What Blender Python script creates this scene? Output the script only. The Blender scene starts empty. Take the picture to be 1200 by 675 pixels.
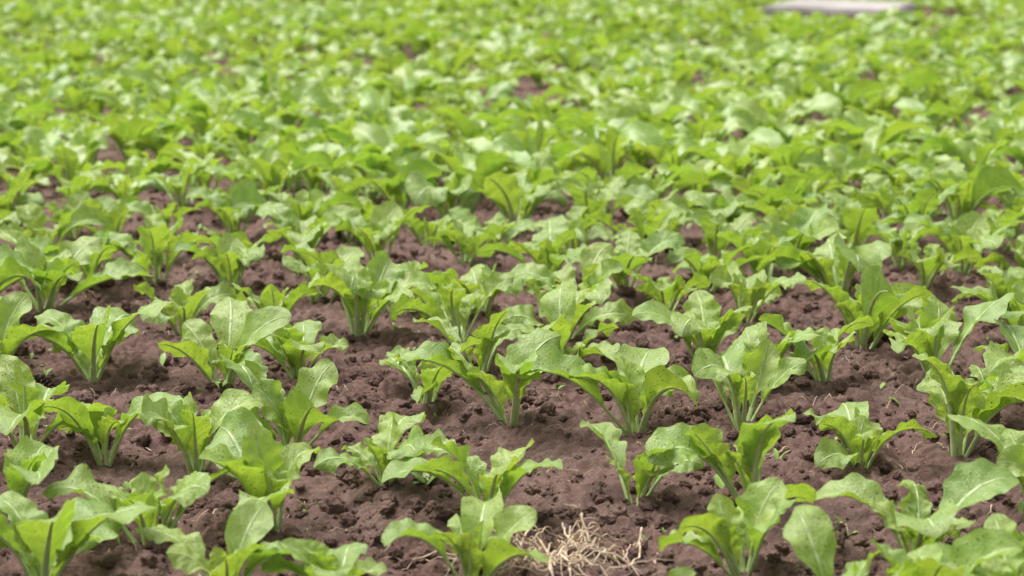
import bpy, math, random
import numpy as np
from mathutils import Vector
random.seed(7); rng=np.random.default_rng(7)
sc=bpy.context.scene
root=sc.collection

# ---------------------------------------------------------------- noise
P=rng.random((512,512))
def vnoise(x,y):
    xi=np.floor(x).astype(int); yi=np.floor(y).astype(int)
    fx=x-xi; fy=y-yi; fx=fx*fx*(3-2*fx); fy=fy*fy*(3-2*fy)
    a=P[xi%512,yi%512]; b=P[(xi+1)%512,yi%512]; c=P[xi%512,(yi+1)%512]; d=P[(xi+1)%512,(yi+1)%512]
    return (a*(1-fx)+b*fx)*(1-fy)+(c*(1-fx)+d*fx)*fy-0.5
JX=rng.random((512,512)); JY=rng.random((512,512)); JR=rng.random((512,512))
def lumps(x,y):
    """rounded clod bumps, random radius per cell"""
    xi=np.floor(x).astype(int); yi=np.floor(y).astype(int)
    best=np.zeros_like(x)
    for dx in (-1,0,1):
        for dy in (-1,0,1):
            cx=xi+dx; cy=yi+dy
            px=cx+JX[cx%512,cy%512]; py=cy+JY[cx%512,cy%512]; r=0.2+0.6*JR[cx%512,cy%512]
            d2=((x-px)**2+(y-py)**2)/(r*r)
            h=r*np.clip(1-d2**1.6,0,1)**0.5
            best=np.maximum(best,h)
    return best
def H(x,y):
    x=np.asarray(x,float); y=np.asarray(y,float)
    wx=x+0.035*vnoise(x*17,y*17)+0.014*vnoise(x*60,y*60); wy=y+0.035*vnoise(x*17+50,y*17+9)+0.014*vnoise(x*60+9,y*60+31)
    h=0.04*vnoise(x*1.3+4,y*1.3)+0.026*vnoise(x*5,y*5+3)+0.018*vnoise(x*14,y*14)+0.012*vnoise(x*38,y*38)+0.009*vnoise(x*85,y*85)
    m=np.clip(vnoise(x*3+11,y*3)*2+0.6,0,1)
    h=h+0.028*lumps(wx*13,wy*13)*m+0.022*lumps(wx*31+7,wy*31)*(0.35+m*.65)+0.012*lumps(wx*66,wy*66+3)
    return h-0.025

def mesh_from(name,V,F,uv=None,attrs=None,mats=(),midx=None,smooth=True):
    me=bpy.data.meshes.new(name)
    V=np.asarray(V,np.float32); F=np.asarray(F,np.int32)
    n=F.shape[1]
    me.vertices.add(len(V)); me.vertices.foreach_set('co',V.ravel())
    me.loops.add(F.size); me.loops.foreach_set('vertex_index',F.ravel())
    me.polygons.add(len(F)); me.polygons.foreach_set('loop_start',np.arange(len(F),dtype=np.int32)*n)
    me.polygons.foreach_set('loop_total',np.full(len(F),n,dtype=np.int32))
    for m in mats: me.materials.append(m)
    if midx is not None: me.polygons.foreach_set('material_index',np.asarray(midx,np.int32))
    me.update(calc_edges=True)
    me.polygons.foreach_set('use_smooth',np.full(len(F),smooth))
    if uv is not None:
        l=me.uv_layers.new(name='UVMap'); l.data.foreach_set('uv',np.asarray(uv,np.float32)[F.ravel()].ravel())
    if attrs:
        for k,a in attrs.items():
            at=me.attributes.new(k,'FLOAT','POINT'); at.data.foreach_set('value',np.asarray(a,np.float32))
    me.validate()
    return me

# ---------------------------------------------------------------- node helper
class NT:
    def __init__(s,name):
        s.m=bpy.data.materials.new(name); s.m.use_nodes=True; s.t=s.m.node_tree; s.t.nodes.clear()
        s.out=s.n('ShaderNodeOutputMaterial')
    def n(s,ty,**kw):
        nd=s.t.nodes.new(ty)
        for k,v in kw.items(): setattr(nd,k,v)
        return nd
    def l(s,a,b): s.t.links.new(a,b)
    def setin(s,sock,v):
        if hasattr(v,'is_output'): s.l(v,sock)
        else: sock.default_value=v
    def math(s,op,a,b=0.0,c=None,clamp=False):
        nd=s.n('ShaderNodeMath',operation=op,use_clamp=clamp)
        s.setin(nd.inputs[0],a); s.setin(nd.inputs[1],b)
        if c is not None: s.setin(nd.inputs[2],c)
        return nd.outputs[0]
    def mix(s,f,a,b,bt='MIX'):
        nd=s.n('ShaderNodeMix',data_type='RGBA',blend_type=bt)
        s.setin(nd.inputs[0],f); s.setin(nd.inputs[6],a); s.setin(nd.inputs[7],b)
        return nd.outputs[2]
    def mr(s,v,a,b,c=0.0,d=1.0):
        nd=s.n('ShaderNodeMapRange',interpolation_type='SMOOTHSTEP'); s.setin(nd.inputs[0],v)
        for i,q in enumerate((a,b,c,d)): nd.inputs[i+1].default_value=q
        return nd.outputs[0]
    def noise(s,vec,scale,detail=4,rough=0.55):
        nd=s.n('ShaderNodeTexNoise'); nd.inputs['Scale'].default_value=scale; nd.inputs['Detail'].default_value=detail
        nd.inputs['Roughness'].default_value=rough; s.l(vec,nd.inputs['Vector']); return nd.outputs['Fac']
def C(r,g,b): return (r,g,b,1)

# ---------------------------------------------------------------- leaf material
def leaf_mat(name,fine=True):
    t=NT(name)
    uv=t.n('ShaderNodeUVMap').outputs[0]
    sep=t.n('ShaderNodeSeparateXYZ'); t.l(uv,sep.inputs[0]); u,v=sep.outputs[0],sep.outputs[1]
    lr=t.n('ShaderNodeAttribute',attribute_name='lr').outputs['Fac']
    age=t.n('ShaderNodeAttribute',attribute_name='age').outputs['Fac']
    oi=t.n('ShaderNodeObjectInfo').outputs['Random']
    off=t.math('ADD',t.math('MULTIPLY',lr,37.0),t.math('MULTIPLY',oi,91.0))
    cmb=t.n('ShaderNodeCombineXYZ'); t.l(t.math('MULTIPLY',u,2.0),cmb.inputs[0]); t.l(v,cmb.inputs[1]); t.l(off,cmb.inputs[2])
    p=cmb.outputs[0]
    cm2=t.n('ShaderNodeCombineXYZ'); t.l(t.math('ADD',t.math('MULTIPLY',u,2.0),off),cm2.inputs[0]); t.l(v,cm2.inputs[1])
    p2=cm2.outputs[0]
    n1=t.noise(p,3.5,2)
    av=t.math('ABSOLUTE',t.math('SUBTRACT',v,0.5))           # 0..0.5
    mid=t.mr(t.math('SUBTRACT',av,t.math('MULTIPLY',t.math('SUBTRACT',1.0,u),0.038)),0.002,0.024,1.0,0.0)
    base=t.mix(t.mr(n1,0.3,0.7),C(0.215,0.370,0.062),C(0.36,0.525,0.118))
    base=t.mix(t.math('MULTIPLY',lr,0.45),base,C(0.45,0.56,0.090))
    base=t.mix(t.math('MULTIPLY',oi,0.30),base,C(0.19,0.35,0.078))
    base=t.mix(t.math('MULTIPLY',age,0.5),base,C(0.48,0.59,0.125))
    if fine:
        n2=t.noise(p,14,3)
        ph=t.math('SUBTRACT',u,t.math('MULTIPLY',av,0.55))
        ph=t.math('ADD',ph,t.math('MULTIPLY',t.math('SUBTRACT',n1,0.5),0.12))
        fr=t.math('FRACT',t.math('MULTIPLY',ph,8.0))
        dv=t.math('ABSOLUTE',t.math('SUBTRACT',fr,0.5))
        side=t.mr(dv,0.0,0.09,1.0,0.0)
        side=t.math('MULTIPLY',side,t.mr(av,0.25,0.46,1.0,0.0))
        vein=t.math('MAXIMUM',t.math('MULTIPLY',side,0.24),mid)
        vo=t.n('ShaderNodeTexVoronoi',feature='DISTANCE_TO_EDGE',voronoi_dimensions='2D'); vo.inputs['Scale'].default_value=18; t.l(p2,vo.inputs['Vector'])
        ret=t.mr(vo.outputs['Distance'],0.0,0.14,1.0,0.0)
        base=t.mix(t.mr(n2,0.55,0.8,0,0.4),base,C(0.16,0.30,0.038))
        base=t.mix(t.math('MULTIPLY',ret,0.08),base,C(0.42,0.54,0.2))
        base=t.mix(t.math('MULTIPLY',vein,0.68),base,C(0.56,0.66,0.36))
        v2=t.n('ShaderNodeTexVoronoi',voronoi_dimensions='2D'); v2.inputs['Scale'].default_value=12; t.l(p2,v2.inputs['Vector'])
        sz=t.n('ShaderNodeSeparateColor'); t.l(v2.outputs['Color'],sz.inputs[0])
        thr=t.math('MULTIPLY',t.math('POWER',sz.outputs[0],1.6),0.26)
        sp=t.mr(t.math('SUBTRACT',v2.outputs['Distance'],thr),-0.06,0.03,1.0,0.0)
        dens=t.mr(t.math('ADD',n1,t.math('MULTIPLY',lr,0.30)),0.50,0.68,0.0,1.0)
        sp=t.math('MULTIPLY',sp,dens)
        sp=t.math('MULTIPLY',sp,t.mr(thr,0.04,0.09,0,1))
        base=t.mix(t.math('MULTIPLY',sp,0.85),base,C(0.05,0.065,0.02))
        hgt=t.math('ADD',t.math('MULTIPLY',vein,-0.7),t.math('ADD',t.math('MULTIPLY',ret,-0.2),t.math('MULTIPLY',n2,0.8)))
        rough=t.math('ADD',0.27,t.math('MULTIPLY',n2,0.28))
    else:
        base=t.mix(t.math('MULTIPLY',mid,0.7),base,C(0.52,0.63,0.32))
        hgt=None; rough=0.43
    pr=t.n('ShaderNodeBsdfPrincipled'); t.l(base,pr.inputs['Base Color'])
    t.setin(pr.inputs['Roughness'],rough); pr.inputs['IOR'].default_value=1.5
    pr.inputs['Specular IOR Level'].default_value=0.95
    tr=t.n('ShaderNodeBsdfTranslucent')
    t.l(t.mix(1.0,base,C(1.25,1.3,0.5),'MULTIPLY'),tr.inputs[0])
    if hgt is not None:
        b=t.n('ShaderNodeBump'); b.inputs['Strength'].default_value=0.55; b.inputs['Distance'].default_value=0.004; t.l(hgt,b.inputs['Height'])
        t.l(b.outputs[0],pr.inputs['Normal']); t.l(b.outputs[0],tr.inputs['Normal'])
    mx=t.n('ShaderNodeMixShader'); mx.inputs[0].default_value=0.38
    t.l(pr.outputs[0],mx.inputs[1]); t.l(tr.outputs[0],mx.inputs[2]); t.l(mx.outputs[0],t.out.inputs[0])
    return t.m
def simple_mat(name,c1,c2,scale,rough=0.6,bump=0.3,sub=0.0):
    t=NT(name); tc=t.n('ShaderNodeTexCoord').outputs['Object']
    n=t.noise(tc,scale,3); pr=t.n('ShaderNodeBsdfPrincipled')
    t.l(t.mix(t.mr(n,0.3,0.7),c1,c2),pr.inputs['Base Color']); pr.inputs['Roughness'].default_value=rough
    if bump:
        b=t.n('ShaderNodeBump'); b.inputs['Strength'].default_value=bump; b.inputs['Distance'].default_value=0.002; t.l(n,b.inputs['Height'])
        t.l(b.outputs[0],pr.inputs['Normal'])
    t.l(pr.outputs[0],t.out.inputs[0]); return t.m
def soil_mat():
    t=NT('soil'); g=t.n('ShaderNodeNewGeometry').outputs['Position']
    a=t.noise(g,2.2,3); b_=t.noise(g,35,6,0.65); c=t.noise(g,260,4,0.7)
    col=t.mix(t.mr(b_,0.3,0.7),C(0.125,0.068,0.054),C(0.285,0.178,0.145))
    col=t.mix(t.mr(a,0.35,0.7,0,0.45),col,C(0.32,0.215,0.18))
    col=t.mix(t.mr(c,0.52,0.75,0,0.65),col,C(0.47,0.35,0.305))
    h=t.math('ADD',t.math('MULTIPLY',b_,1.2),t.math('MULTIPLY',c,0.8))
    bp=t.n('ShaderNodeBump'); bp.inputs['Strength'].default_value=1.0; bp.inputs['Distance'].default_value=0.012; t.l(h,bp.inputs['Height'])
    pr=t.n('ShaderNodeBsdfPrincipled'); t.l(col,pr.inputs['Base Color']); pr.inputs['Roughness'].default_value=0.92
    pr.inputs['Specular IOR Level'].default_value=0.2
    t.l(bp.outputs[0],pr.inputs['Normal']); t.l(pr.outputs[0],t.out.inputs[0]); return t.m
LEAF=leaf_mat('beet_leaf'); LEAF2=leaf_mat('beet_leaf_distant',False); SOIL=soil_mat()
PET=simple_mat('beet_petiole',C(0.38,0.50,0.17),C(0.54,0.64,0.31),40,0.42,0)
STRAW=simple_mat('dry_straw',C(0.46,0.33,0.21),C(0.72,0.59,0.44),60,0.75)
WEED=simple_mat('weed_leaf',C(0.13,0.24,0.03),C(0.26,0.38,0.06),50,0.5,0)
CONC=simple_mat('pale_concrete',C(0.28,0.26,0.24),C(0.46,0.42,0.39),2.5,0.85)
CONE=simple_mat('pine_cone_scale',C(0.035,0.022,0.016),C(0.14,0.09,0.06),70,0.8)
STONE=simple_mat('stone',C(0.26,0.14,0.09),C(0.38,0.24,0.17),30,0.8)

# ---------------------------------------------------------------- plants
def leaf(r,az,Lp,Lb,W,th0,th1,pw,fold0,fold1,wave,twist,age,lo=False):
    nu,nv=(17,9) if lo else (30,15)
    V=[];UV=[];F=[];M=[]
    L=Lp+Lb
    ns=80; s=np.linspace(0,L,ns); t=s/L
    th=np.radians(th0+(th1-th0)*t**pw)
    azs=az+np.radians(r.uniform(-35,35))*t**2
    T=np.stack([np.cos(th)*np.cos(azs),np.cos(th)*np.sin(azs),np.sin(th)],1)
    Cc=np.zeros((ns,3)); Cc[1:]=np.cumsum((T[1:]+T[:-1])/2*(L/(ns-1)),0)
    S=np.stack([-np.sin(azs),np.cos(azs),0*azs],1)
    N=np.cross(T,S)
    tw=np.radians(twist)*t**1.5
    S2=S*np.cos(tw)[:,None]+N*np.sin(tw)[:,None]; N2=-S*np.sin(tw)[:,None]+N*np.cos(tw)[:,None]
    def at(sv,A): return np.stack([np.interp(sv,s,A[:,k]) for k in range(3)],-1)
    u=np.linspace(0,1,nu); v=np.linspace(-1,1,nv)
    UU,VV=np.meshgrid(u,v,indexing='ij')
    pk=r.uniform(0.50,0.66)
    prof=np.where(u<pk,0.06+0.94*np.sin(np.clip(u/pk,0,1)*math.pi/2)**1.15,np.sin(np.clip(1-(u-pk)/(1-pk),0,1)*math.pi/2)**r.uniform(0.52,0.75))
    p1,p2,p3,p4=[r.uniform(0,6.28) for _ in range(4)]
    f1=r.uniform(1.2,2.4); f2=r.uniform(3.6,6.0)
    side=np.sign(VV)
    edge=1+0.05*np.sin(UU*6.28*f1*1.3+p1+side*p2)+0.018*np.sin(UU*6.28*f2+p3*side)+0.007*np.sin(UU*6.28*12+p4)
    w=W/2*prof[:,None]*edge; w[0]=0.003
    fold=np.radians(fold0+(fold1-fold0)*UU)
    av=np.abs(VV)
    sat=np.clip(w/(W/2),0,1)
    x=w*VV*np.cos(fold*0.8); z=w*av**1.2*np.sin(fold)
    z=z+wave*sat*av**1.7*(np.sin(UU*6.28*f1+p1+side*p2)+0.55*np.sin(UU*6.28*f2+p3+side*p4))
    x=x+0.30*wave*sat*av**2*np.sin(UU*6.28*f2+p1)*side
    z=z+0.0018*np.sin((UU-0.27*av)*6.28*8)*np.sin(av*math.pi)*sat
    z=z+0.0030*np.sin(UU*17+p2)*np.cos(VV*4+p3)*av*sat+0.0016*np.sin(UU*33+p4+VV*4)*np.sin(VV*7+p1)*sat
    sv=Lp+UU*Lb
    Pp=at(sv,Cc)+at(sv,S2)*x[...,None]+at(sv,N2)*z[...,None]
    V.append(Pp.reshape(-1,3)); UV.append(np.stack([UU,(VV+1)/2],-1).reshape(-1,2))
    for i in range(nu-1):
        for j in range(nv-1):
            a=i*nv+j; F.append((a,a+1,a+nv+1,a+nv)); M.append(0)
    base=nu*nv; k=5; m=9 if lo else 16
    sp=np.linspace(0,Lp+Lb*0.9,m)
    rad=np.interp(sp/L,[0,Lp/L,1],[0.0066,0.0044,0.0007])*r.uniform(0.85,1.15)*min(1.15,max(0.6,Lb/0.15))
    Cp=at(sp,Cc);Sp=at(sp,S2);Np=at(sp,N2)
    for a in range(k):
        an=2*math.pi*a/k
        V.append(Cp+Sp*(math.cos(an)*rad*1.25)[:,None]+Np*((math.sin(an)*0.8-0.40)*rad)[:,None]); UV.append(np.tile([[0.1,0.5]],(m,1)))
    for a in range(k):
        b=(a+1)%k
        for i in range(m-1):
            F.append((base+a*m+i,base+b*m+i,base+b*m+i+1,base+a*m+i+1)); M.append(1)
    V=np.concatenate(V); UV=np.concatenate(UV)
    V[:,0]+=math.cos(az)*0.008; V[:,1]+=math.sin(az)*0.008
    return V,UV,F,M,age,r.random()

def plant_mesh(seed,nl,size=1.0,lo=False):
    r=random.Random(seed)
    Vs=[];UVs=[];Fs=[];Ms=[];ag=[];lr=[];o=0
    ga=r.uniform(0,6.28)
    for i in range(nl):
        f=i/(nl-1)
        ga+=math.radians(137.5+r.uniform(-28,28))
        th0=62+22*f+r.uniform(-13,8)
        th1=-34+84*f**1.2+r.uniform(-38,30)
        Lb=(0.198-0.085*f**1.6)*r.uniform(0.72,1.15)*size
        Lp=(0.072-0.040*f)*r.uniform(0.7,1.4)*size
        W=Lb*r.uniform(0.42,0.60)
        V,UV,F,M,a,l=leaf(r,ga,Lp,Lb,W,th0,th1,r.uniform(1.5,2.9),r.uniform(25,58),r.uniform(-32,32),r.uniform(0.005,0.012),r.uniform(-60,60),f,lo)
        Vs.append(V);UVs.append(UV);Fs+= [tuple(q+o for q in ff) for ff in F];Ms+=M
        ag.append(np.full(len(V),a));lr.append(np.full(len(V),l)); o+=len(V)
    return mesh_from('beet_plant_mesh',np.concatenate(Vs),Fs,np.concatenate(UVs),{'age':np.concatenate(ag),'lr':np.concatenate(lr)},(LEAF2 if lo else LEAF,PET),Ms)
NV=28
PM=[plant_mesh(500+i,[8,9,7,9,8,7][i%6],[1.0,0.95,1.08,1.03,1.0,0.92][i%6]) for i in range(NV)]
PL=[plant_mesh(700+i,[9,8,9,8,10,8][i%6],[1.0,0.95,1.08,1.03,1.0,0.95][i%6],lo=(i>=12)) for i in range(24)]

# foreground plants at their places in the field (x, y, scale)
FG=[(-.82,3.72,.98),(-.49,3.66,.78),(-.30,3.60,.72),(-.07,3.73,.82),(.23,3.42,.6),(.41,3.79,.9),(.54,3.50,.82),(.73,3.86,.93),(.83,3.54,.85),(.66,3.46,.75),
(-.67,3.97,.98),(-.455,4.10,.95),(-.25,4.33,.95),(-.05,4.14,.85),(.243,4.23,.85),(.463,4.17,1.02),(.72,4.46,.82),(.94,4.54,1.03),(.99,4.06,.95),
(-1.04,4.62,1.0),(-.87,4.60,.88),(-.66,4.50,.92),(-.47,4.62,.92),(-.95,4.05,.95),(-.2,5.08,.98),(.0,4.82,1.05),(.272,4.76,.98),(.51,4.79,.98),
(-1.045,5.40,1.08),(-.70,5.28,1.08),(-.53,5.42,.92),(-1.27,5.34,1.0),(.75,5.2,1.0),(1.03,5.28,1.05),(.13,5.4,1.0),(1.25,5.15,1.0),(.48,5.38,1.0),(1.2,4.45,1.0),(-1.3,4.75,1.0),(1.15,3.85,.9),(-1.1,3.85,.9),(-1.25,4.25,1.0),
(-.08,5.35,.92),(.6,5.14,.9),(1.08,4.88,.85)]
for i,(x,y,s) in enumerate(FG):
    ob=bpy.data.objects.new('sugar_beet_plant',PM[(i*5+3)%NV]); root.objects.link(ob)
    ob.location=(x,y,float(H([x],[y])[0])-0.012); ob.rotation_euler=(random.uniform(-.16,.16),random.uniform(-.16,.16),random.uniform(0,6.28))
    ob.scale=(s,s,s*random.uniform(.95,1.12))

def instancer(name,pts,rots,scales,idx,col):
    me=bpy.data.meshes.new(name); me.vertices.add(len(pts)); me.vertices.foreach_set('co',np.asarray(pts,np.float32).ravel())
    a=me.attributes.new('irot','FLOAT_VECTOR','POINT'); a.data.foreach_set('vector',np.asarray(rots,np.float32).ravel())
    a=me.attributes.new('iscl','FLOAT_VECTOR','POINT'); a.data.foreach_set('vector',np.asarray(scales,np.float32).ravel())
    a=me.attributes.new('iidx','INT','POINT'); a.data.foreach_set('value',np.asarray(idx,np.int32))
    ob=bpy.data.objects.new(name,me); root.objects.link(ob)
    g=bpy.data.node_groups.new(name+'_nodes','GeometryNodeTree')
    g.interface.new_socket('Geometry',in_out='INPUT',socket_type='NodeSocketGeometry'); g.interface.new_socket('Geometry',in_out='OUTPUT',socket_type='NodeSocketGeometry')
    gi=g.nodes.new('NodeGroupInput'); go=g.nodes.new('NodeGroupOutput'); ip=g.nodes.new('GeometryNodeInstanceOnPoints'); ci=g.nodes.new('GeometryNodeCollectionInfo')
    ci.inputs['Collection'].default_value=col; ci.inputs['Separate Children'].default_value=True; ci.inputs['Reset Children'].default_value=True
    def na(n,t):
        q=g.nodes.new('GeometryNodeInputNamedAttribute'); q.data_type=t; q.inputs['Name'].default_value=n
        return q.outputs['Attribute']
    e=g.nodes.new('FunctionNodeEulerToRotation')
    L=g.links.new
    L(gi.outputs[0],ip.inputs['Points']); L(ci.outputs[0],ip.inputs['Instance']); ip.inputs['Pick Instance'].default_value=True
    L(na('iidx','INT'),ip.inputs['Instance Index']); L(na('irot','FLOAT_VECTOR'),e.inputs[0]); L(e.outputs[0],ip.inputs['Rotation'])
    L(na('iscl','FLOAT_VECTOR'),ip.inputs['Scale']); L(ip.outputs[0],go.inputs[0])
    md=ob.modifiers.new('instances','NODES'); md.node_group=g
    return ob
def srccol(name,meshes):
    c=bpy.data.collections.new(name)
    for i,m in enumerate(meshes):
        o=bpy.data.objects.new('%s_%02d'%(name,i),m); c.objects.link(o)
    return c

# crop rows behind
slope=-0.36
pts=[];rots=[];scl=[];ids=[]
b=5.78
def add(x,y,s):
    pts.append((x,y,0)); rots.append((random.uniform(-.18,.18),random.uniform(-.18,.18),random.uniform(0,6.28))); scl.append((s,s,s*random.uniform(.88,1.12)))
    ids.append(random.randrange(12) if y<8.2 else 12+random.randrange(12))
while b<46:
    half=0.30*b+2.2
    x=-half-random.random()*0.2
    while x<half:
        y=b+slope*x+random.gauss(0,0.07)+0.12*math.sin(x*0.7+b)
        gap=vnoise(np.array([x*0.9+30]),np.array([y*0.45]))[0]
        ok=y>5.6 and random.random()>(0.30 if gap>0.2 else 0.03)
        if 2.5<x<4.5 and 19.6<y<22.6: ok=False
        if ok:
            for q in FG:
                if (q[0]-x)**2+(q[1]-y)**2<0.20**2: ok=False;break
        if ok and abs(x)<0.24*y+0.9: add(x,y,random.choice([random.uniform(.76,1.08),random.uniform(1.02,1.28)]))
        x+=random.uniform(0.16,0.28)
    b+=(0.50 if b<8.5 else 0.47)*random.uniform(.88,1.12)
for b2 in (5.05,4.4,3.75,3.1):
    for sg in (-1,1):
        x=1.42
        while x<2.6:
            add(x*sg,b2+slope*x*sg+random.gauss(0,.04),random.uniform(.85,1.1)); x+=random.uniform(.22,.32)
pts=np.array(pts); pts[:,2]=H(pts[:,0],pts[:,1])-0.012
instancer('sugar_beet_crop_rows',pts,rots,scl,ids,srccol('beet_plant_variants',PL))

# ---------------------------------------------------------------- ground
def axis(lo,hi,step,far_lo,far_hi,g):
    a=list(np.arange(lo,hi,step))
    s=step;x=a[-1]
    while x<far_hi: s=min(s*g,40);x+=s;a.append(x)
    s=step;x=lo;pre=[]
    while x>far_lo: s=min(s*g,40);x-=s;pre.append(x)
    return np.array(pre[::-1]+a)
xs=axis(-1.4,1.4,0.0065,-500,500,1.04); ys=axis(3.3,6.2,0.0070,-40,900,1.035)
XX,YY=np.meshgrid(xs,ys,indexing='ij'); ZZ=H(XX,YY)
nx,ny=XX.shape
idx=np.arange(nx*ny).reshape(nx,ny)
F=np.stack([idx[:-1,:-1],idx[1:,:-1],idx[1:,1:],idx[:-1,1:]],-1).reshape(-1,4)
gme=mesh_from('ground_mesh',np.stack([XX,YY,ZZ],-1).reshape(-1,3),F,mats=(SOIL,))
root.objects.link(bpy.data.objects.new('soil_ground',gme))

# clods
def clod(seed):
    import bmesh
    bm=bmesh.new(); bmesh.ops.create_icosphere(bm,subdivisions=4,radius=1)
    r=random.Random(seed); o=Vector((r.random()*50,r.random()*50,r.random()*50))
    from mathutils import noise
    sx,sy,sz=r.uniform(.8,1.2),r.uniform(.7,1.0),r.uniform(.5,.8)
    for v in bm.verts:
        p=v.co.copy()
        d=1+0.40*noise.noise(p*1.3+o)+0.22*noise.noise(p*3.1+o)+0.12*noise.noise(p*7+o)
        dist,_=noise.voronoi(p*1.8+o); d+=0.30*(dist[1]-dist[0])-0.1
        v.co=Vector((p.x*sx,p.y*sy,p.z*sz))*d
    me=bpy.data.meshes.new('clod'); bm.to_mesh(me); bm.free(); me.materials.append(SOIL)
    for p in me.polygons: p.use_smooth=True
    return me
CL=[clod(i) for i in range(8)]
n=17000
cy=3.3+6.5*rng.random(n)**1.4; cx=(rng.random(n)*2-1)*(0.27*cy+0.25)
keep=(vnoise(cx*4,cy*4+5)+0.5+rng.random(n)*0.5)>0.5
cx=cx[keep];cy=cy[keep];n=len(cx)
cs=0.003+0.020*rng.random(n)**3.2
big=rng.random(n)<0.014; cs[big]=0.018+0.018*rng.random(big.sum())
cz=H(cx,cy)+cs*0.15
instancer('soil_clods',np.stack([cx,cy,cz],1),rng.random((n,3))*6.28*np.array([.1,.1,1]),np.stack([cs]*3,1),rng.integers(0,8,n),srccol('clod_variants',CL))

# ---------------------------------------------------------------- strands
def strand(P,r0,r1,k=5):
    P=np.array(P);m=len(P);T=np.gradient(P,axis=0);T/=np.linalg.norm(T,axis=1)[:,None]+1e-9
    A=np.cross(T,[0.1,0.2,1.0]);A/=np.linalg.norm(A,axis=1)[:,None]+1e-9;B=np.cross(T,A)
    rr=np.linspace(r0,r1,m)[:,None];V=[]
    for a in range(k):
        an=6.2832*a/k;V.append(P+(A*math.cos(an)*1.3+B*math.sin(an)*.7)*rr)
    F=[(a*m+i,((a+1)%k)*m+i,((a+1)%k)*m+i+1,a*m+i+1) for a in range(k) for i in range(m-1)]
    return np.concatenate(V),F
def strands(name,items,mat):
    Vs=[];Fs=[];o=0
    for P_,r0,r1 in items:
        V,F=strand(P_,r0,r1);Vs.append(V);Fs+=[tuple(q+o for q in f) for f in F];o+=len(V)
    ob=bpy.data.objects.new(name,mesh_from(name,np.concatenate(Vs),Fs,mats=(mat,)));root.objects.link(ob);return ob
def rnd_strand(x,y,L,az,lift,curl):
    m=12;pts_=[];a=az
    for i in range(m):
        t=i/(m-1);h=float(H([x],[y])[0])
        pts_.append((x,y,h+0.004+lift*math.sin(math.pi*min(1,t*1.1)))); a+=random.gauss(0,curl); x+=math.cos(a)*L/m;y+=math.sin(a)*L/m
    return pts_
it=[]
for i in range(105):
    a=random.uniform(0,6.28); x=.075+random.gauss(0,.055);y=3.87+random.gauss(0,.055)
    it.append((rnd_strand(x,y,random.uniform(.06,.21),a if random.random()<.35 else random.gauss(.15,.6)+(math.pi if random.random()<.5 else 0),random.uniform(0,.045),.24),random.uniform(.0009,.0036),.0005))
strands('dry_root_clump',it,STRAW)
it=[]
for i in range(600):
    y=random.uniform(3.4,7.5);x=random.uniform(-1,1)*(0.25*y)
    it.append((rnd_strand(x,y,random.uniform(.015,.08),random.uniform(0,6.28),random.uniform(0,.006),.2),random.uniform(.0005,.0017),.0004))
strands('straw_litter',it,STRAW)

# weeds
def weed(seed):
    r=random.Random(seed);Vs=[];Fs=[];o=0
    for i in range(r.randint(3,6)):
        az=r.uniform(0,6.28);L=r.uniform(.6,1.0);w=r.uniform(.08,.2);el=r.uniform(.5,1.3)
        for j in range(6):
            t=j/5;ww=w*math.sin(math.pi*(0.08+0.9*t))**.8
            cx_=L*t*math.cos(el*0.8);cz_=L*t*math.sin(el)-0.3*L*t*t
            for sd in (-1,0,1):
                Vs.append((cx_*math.cos(az)-sd*ww*math.sin(az),cx_*math.sin(az)+sd*ww*math.cos(az),cz_+abs(sd)*ww*.3))
        for j in range(5):
            for sd in range(2):
                a=o+j*3+sd;Fs.append((a,a+1,a+4,a+3))
        o+=18
    return mesh_from('weed',Vs,Fs,mats=(WEED,))
WM=[weed(i) for i in range(6)]
n=320
wy=3.4+5*rng.random(n);wx=(rng.random(n)*2-1)*.26*wy
ws=0.014+0.04*rng.random(n)**2
instancer('weed_seedlings',np.stack([wx,wy,H(wx,wy)],1),rng.random((n,3))*np.array([.1,.1,6.28]),np.stack([ws]*3,1),rng.integers(0,6,n),srccol('weed_variants',WM))

# pine cone
Vs=[]
for i in range(90):
    t=i/89;a=i*2.39996;R=0.024*math.sin(math.pi*(0.12+0.80*t))**.8;ax=(t-.5)*.085
    for (dl,dw) in ((0,-.5),(0,.5),(1,.45),(1.25,0),(1,-.45)):
        rr=R*(.45+.62*dl);aa=a+dw*.45;Vs.append((ax+0.010*dl,rr*math.cos(aa),rr*math.sin(aa)))
me=bpy.data.meshes.new('pine_cone')
me.from_pydata(Vs,[],[(5*k,5*k+1,5*k+2,5*k+3,5*k+4) for k in range(90)]);me.materials.append(CONE)
ob=bpy.data.objects.new('pine_cone',me);root.objects.link(ob);ob.location=(-1.13,5.16,float(H([-1.13],[5.16])[0])+.018);ob.rotation_euler=(0,.05,-.35)
sd=ob.modifiers.new('t','SOLIDIFY');sd.thickness=.0018
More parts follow.
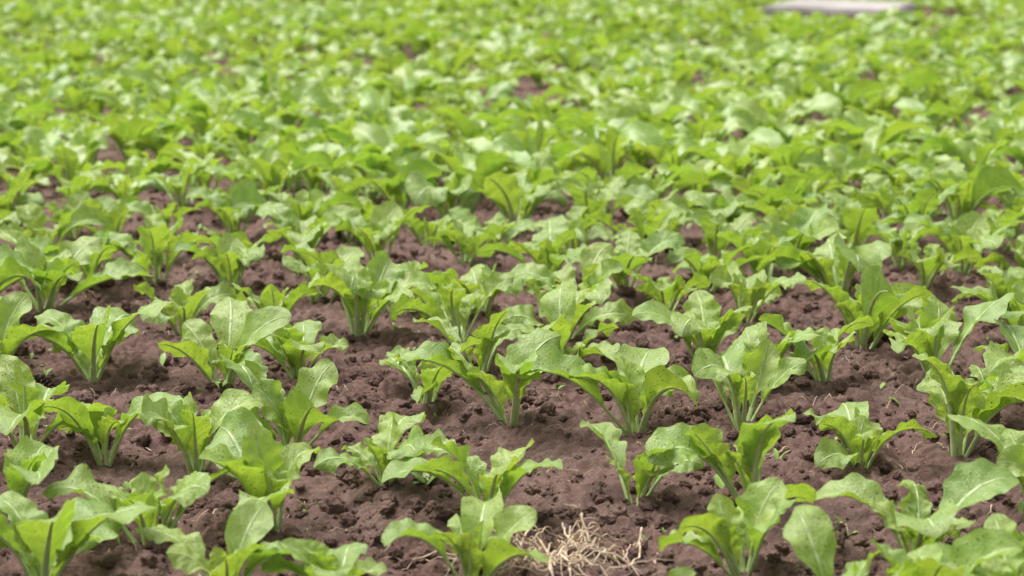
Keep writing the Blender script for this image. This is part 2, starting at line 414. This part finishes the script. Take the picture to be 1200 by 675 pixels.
# stone
ob=bpy.data.objects.new('small_stone',CL[2].copy());ob.data.materials[0]=STONE;root.objects.link(ob);ob.scale=(.02,.014,.012);ob.location=(.585,3.93,float(H([.585],[3.93])[0])+.008)
# far pale slab in the field
import bmesh
bm=bmesh.new();bmesh.ops.create_cube(bm,size=1)
for v in bm.verts: v.co=Vector((v.co.x*1.2,v.co.y*1.8,v.co.z*.22))
bmesh.ops.bevel(bm,geom=bm.edges[:],offset=.03,segments=3,affect='EDGES')
me=bpy.data.meshes.new('slab');bm.to_mesh(me);bm.free();me.materials.append(CONC)
ob=bpy.data.objects.new('concrete_slab',me);root.objects.link(ob);ob.location=(3.17,21.5,.06);ob.rotation_euler=(0,.02,-.32)

# ---------------------------------------------------------------- light, camera
w=bpy.data.worlds.new("World");sc.world=w;w.use_nodes=True;nt=w.node_tree
sky=nt.nodes.new('ShaderNodeTexSky');sky.sky_type='NISHITA';sky.sun_disc=False;sky.sun_elevation=math.radians(68);sky.sun_rotation=math.radians(-60)
sky.dust_density=4;sky.air_density=1
hs=nt.nodes.new('ShaderNodeHueSaturation');hs.inputs['Saturation'].default_value=.35
bg=nt.nodes['Background'];nt.links.new(sky.outputs[0],hs.inputs['Color']);nt.links.new(hs.outputs[0],bg.inputs[0]);bg.inputs[1].default_value=.15
sl=bpy.data.lights.new('sun','SUN');sl.energy=4.8;sl.angle=math.radians(50);sl.color=(1,.975,.94)
so=bpy.data.objects.new('sun',sl);root.objects.link(so)
el=math.radians(68);az=math.radians(-60)
d=Vector((math.sin(az)*math.cos(el),math.cos(az)*math.cos(el),math.sin(el)))
so.rotation_euler=d.to_track_quat('Z','Y').to_euler()
cam=bpy.data.cameras.new('camera');co=bpy.data.objects.new('camera',cam);root.objects.link(co);sc.camera=co
co.location=(0,0,1.15);co.rotation_euler=(math.radians(90-9.9),0,0);cam.lens=78;cam.sensor_width=36;cam.clip_end=2000;cam.clip_start=.05
cam.dof.use_dof=True;cam.dof.focus_distance=4.9;cam.dof.aperture_fstop=4.1
sc.view_settings.view_transform='Standard';sc.view_settings.look='None';sc.view_settings.exposure=0
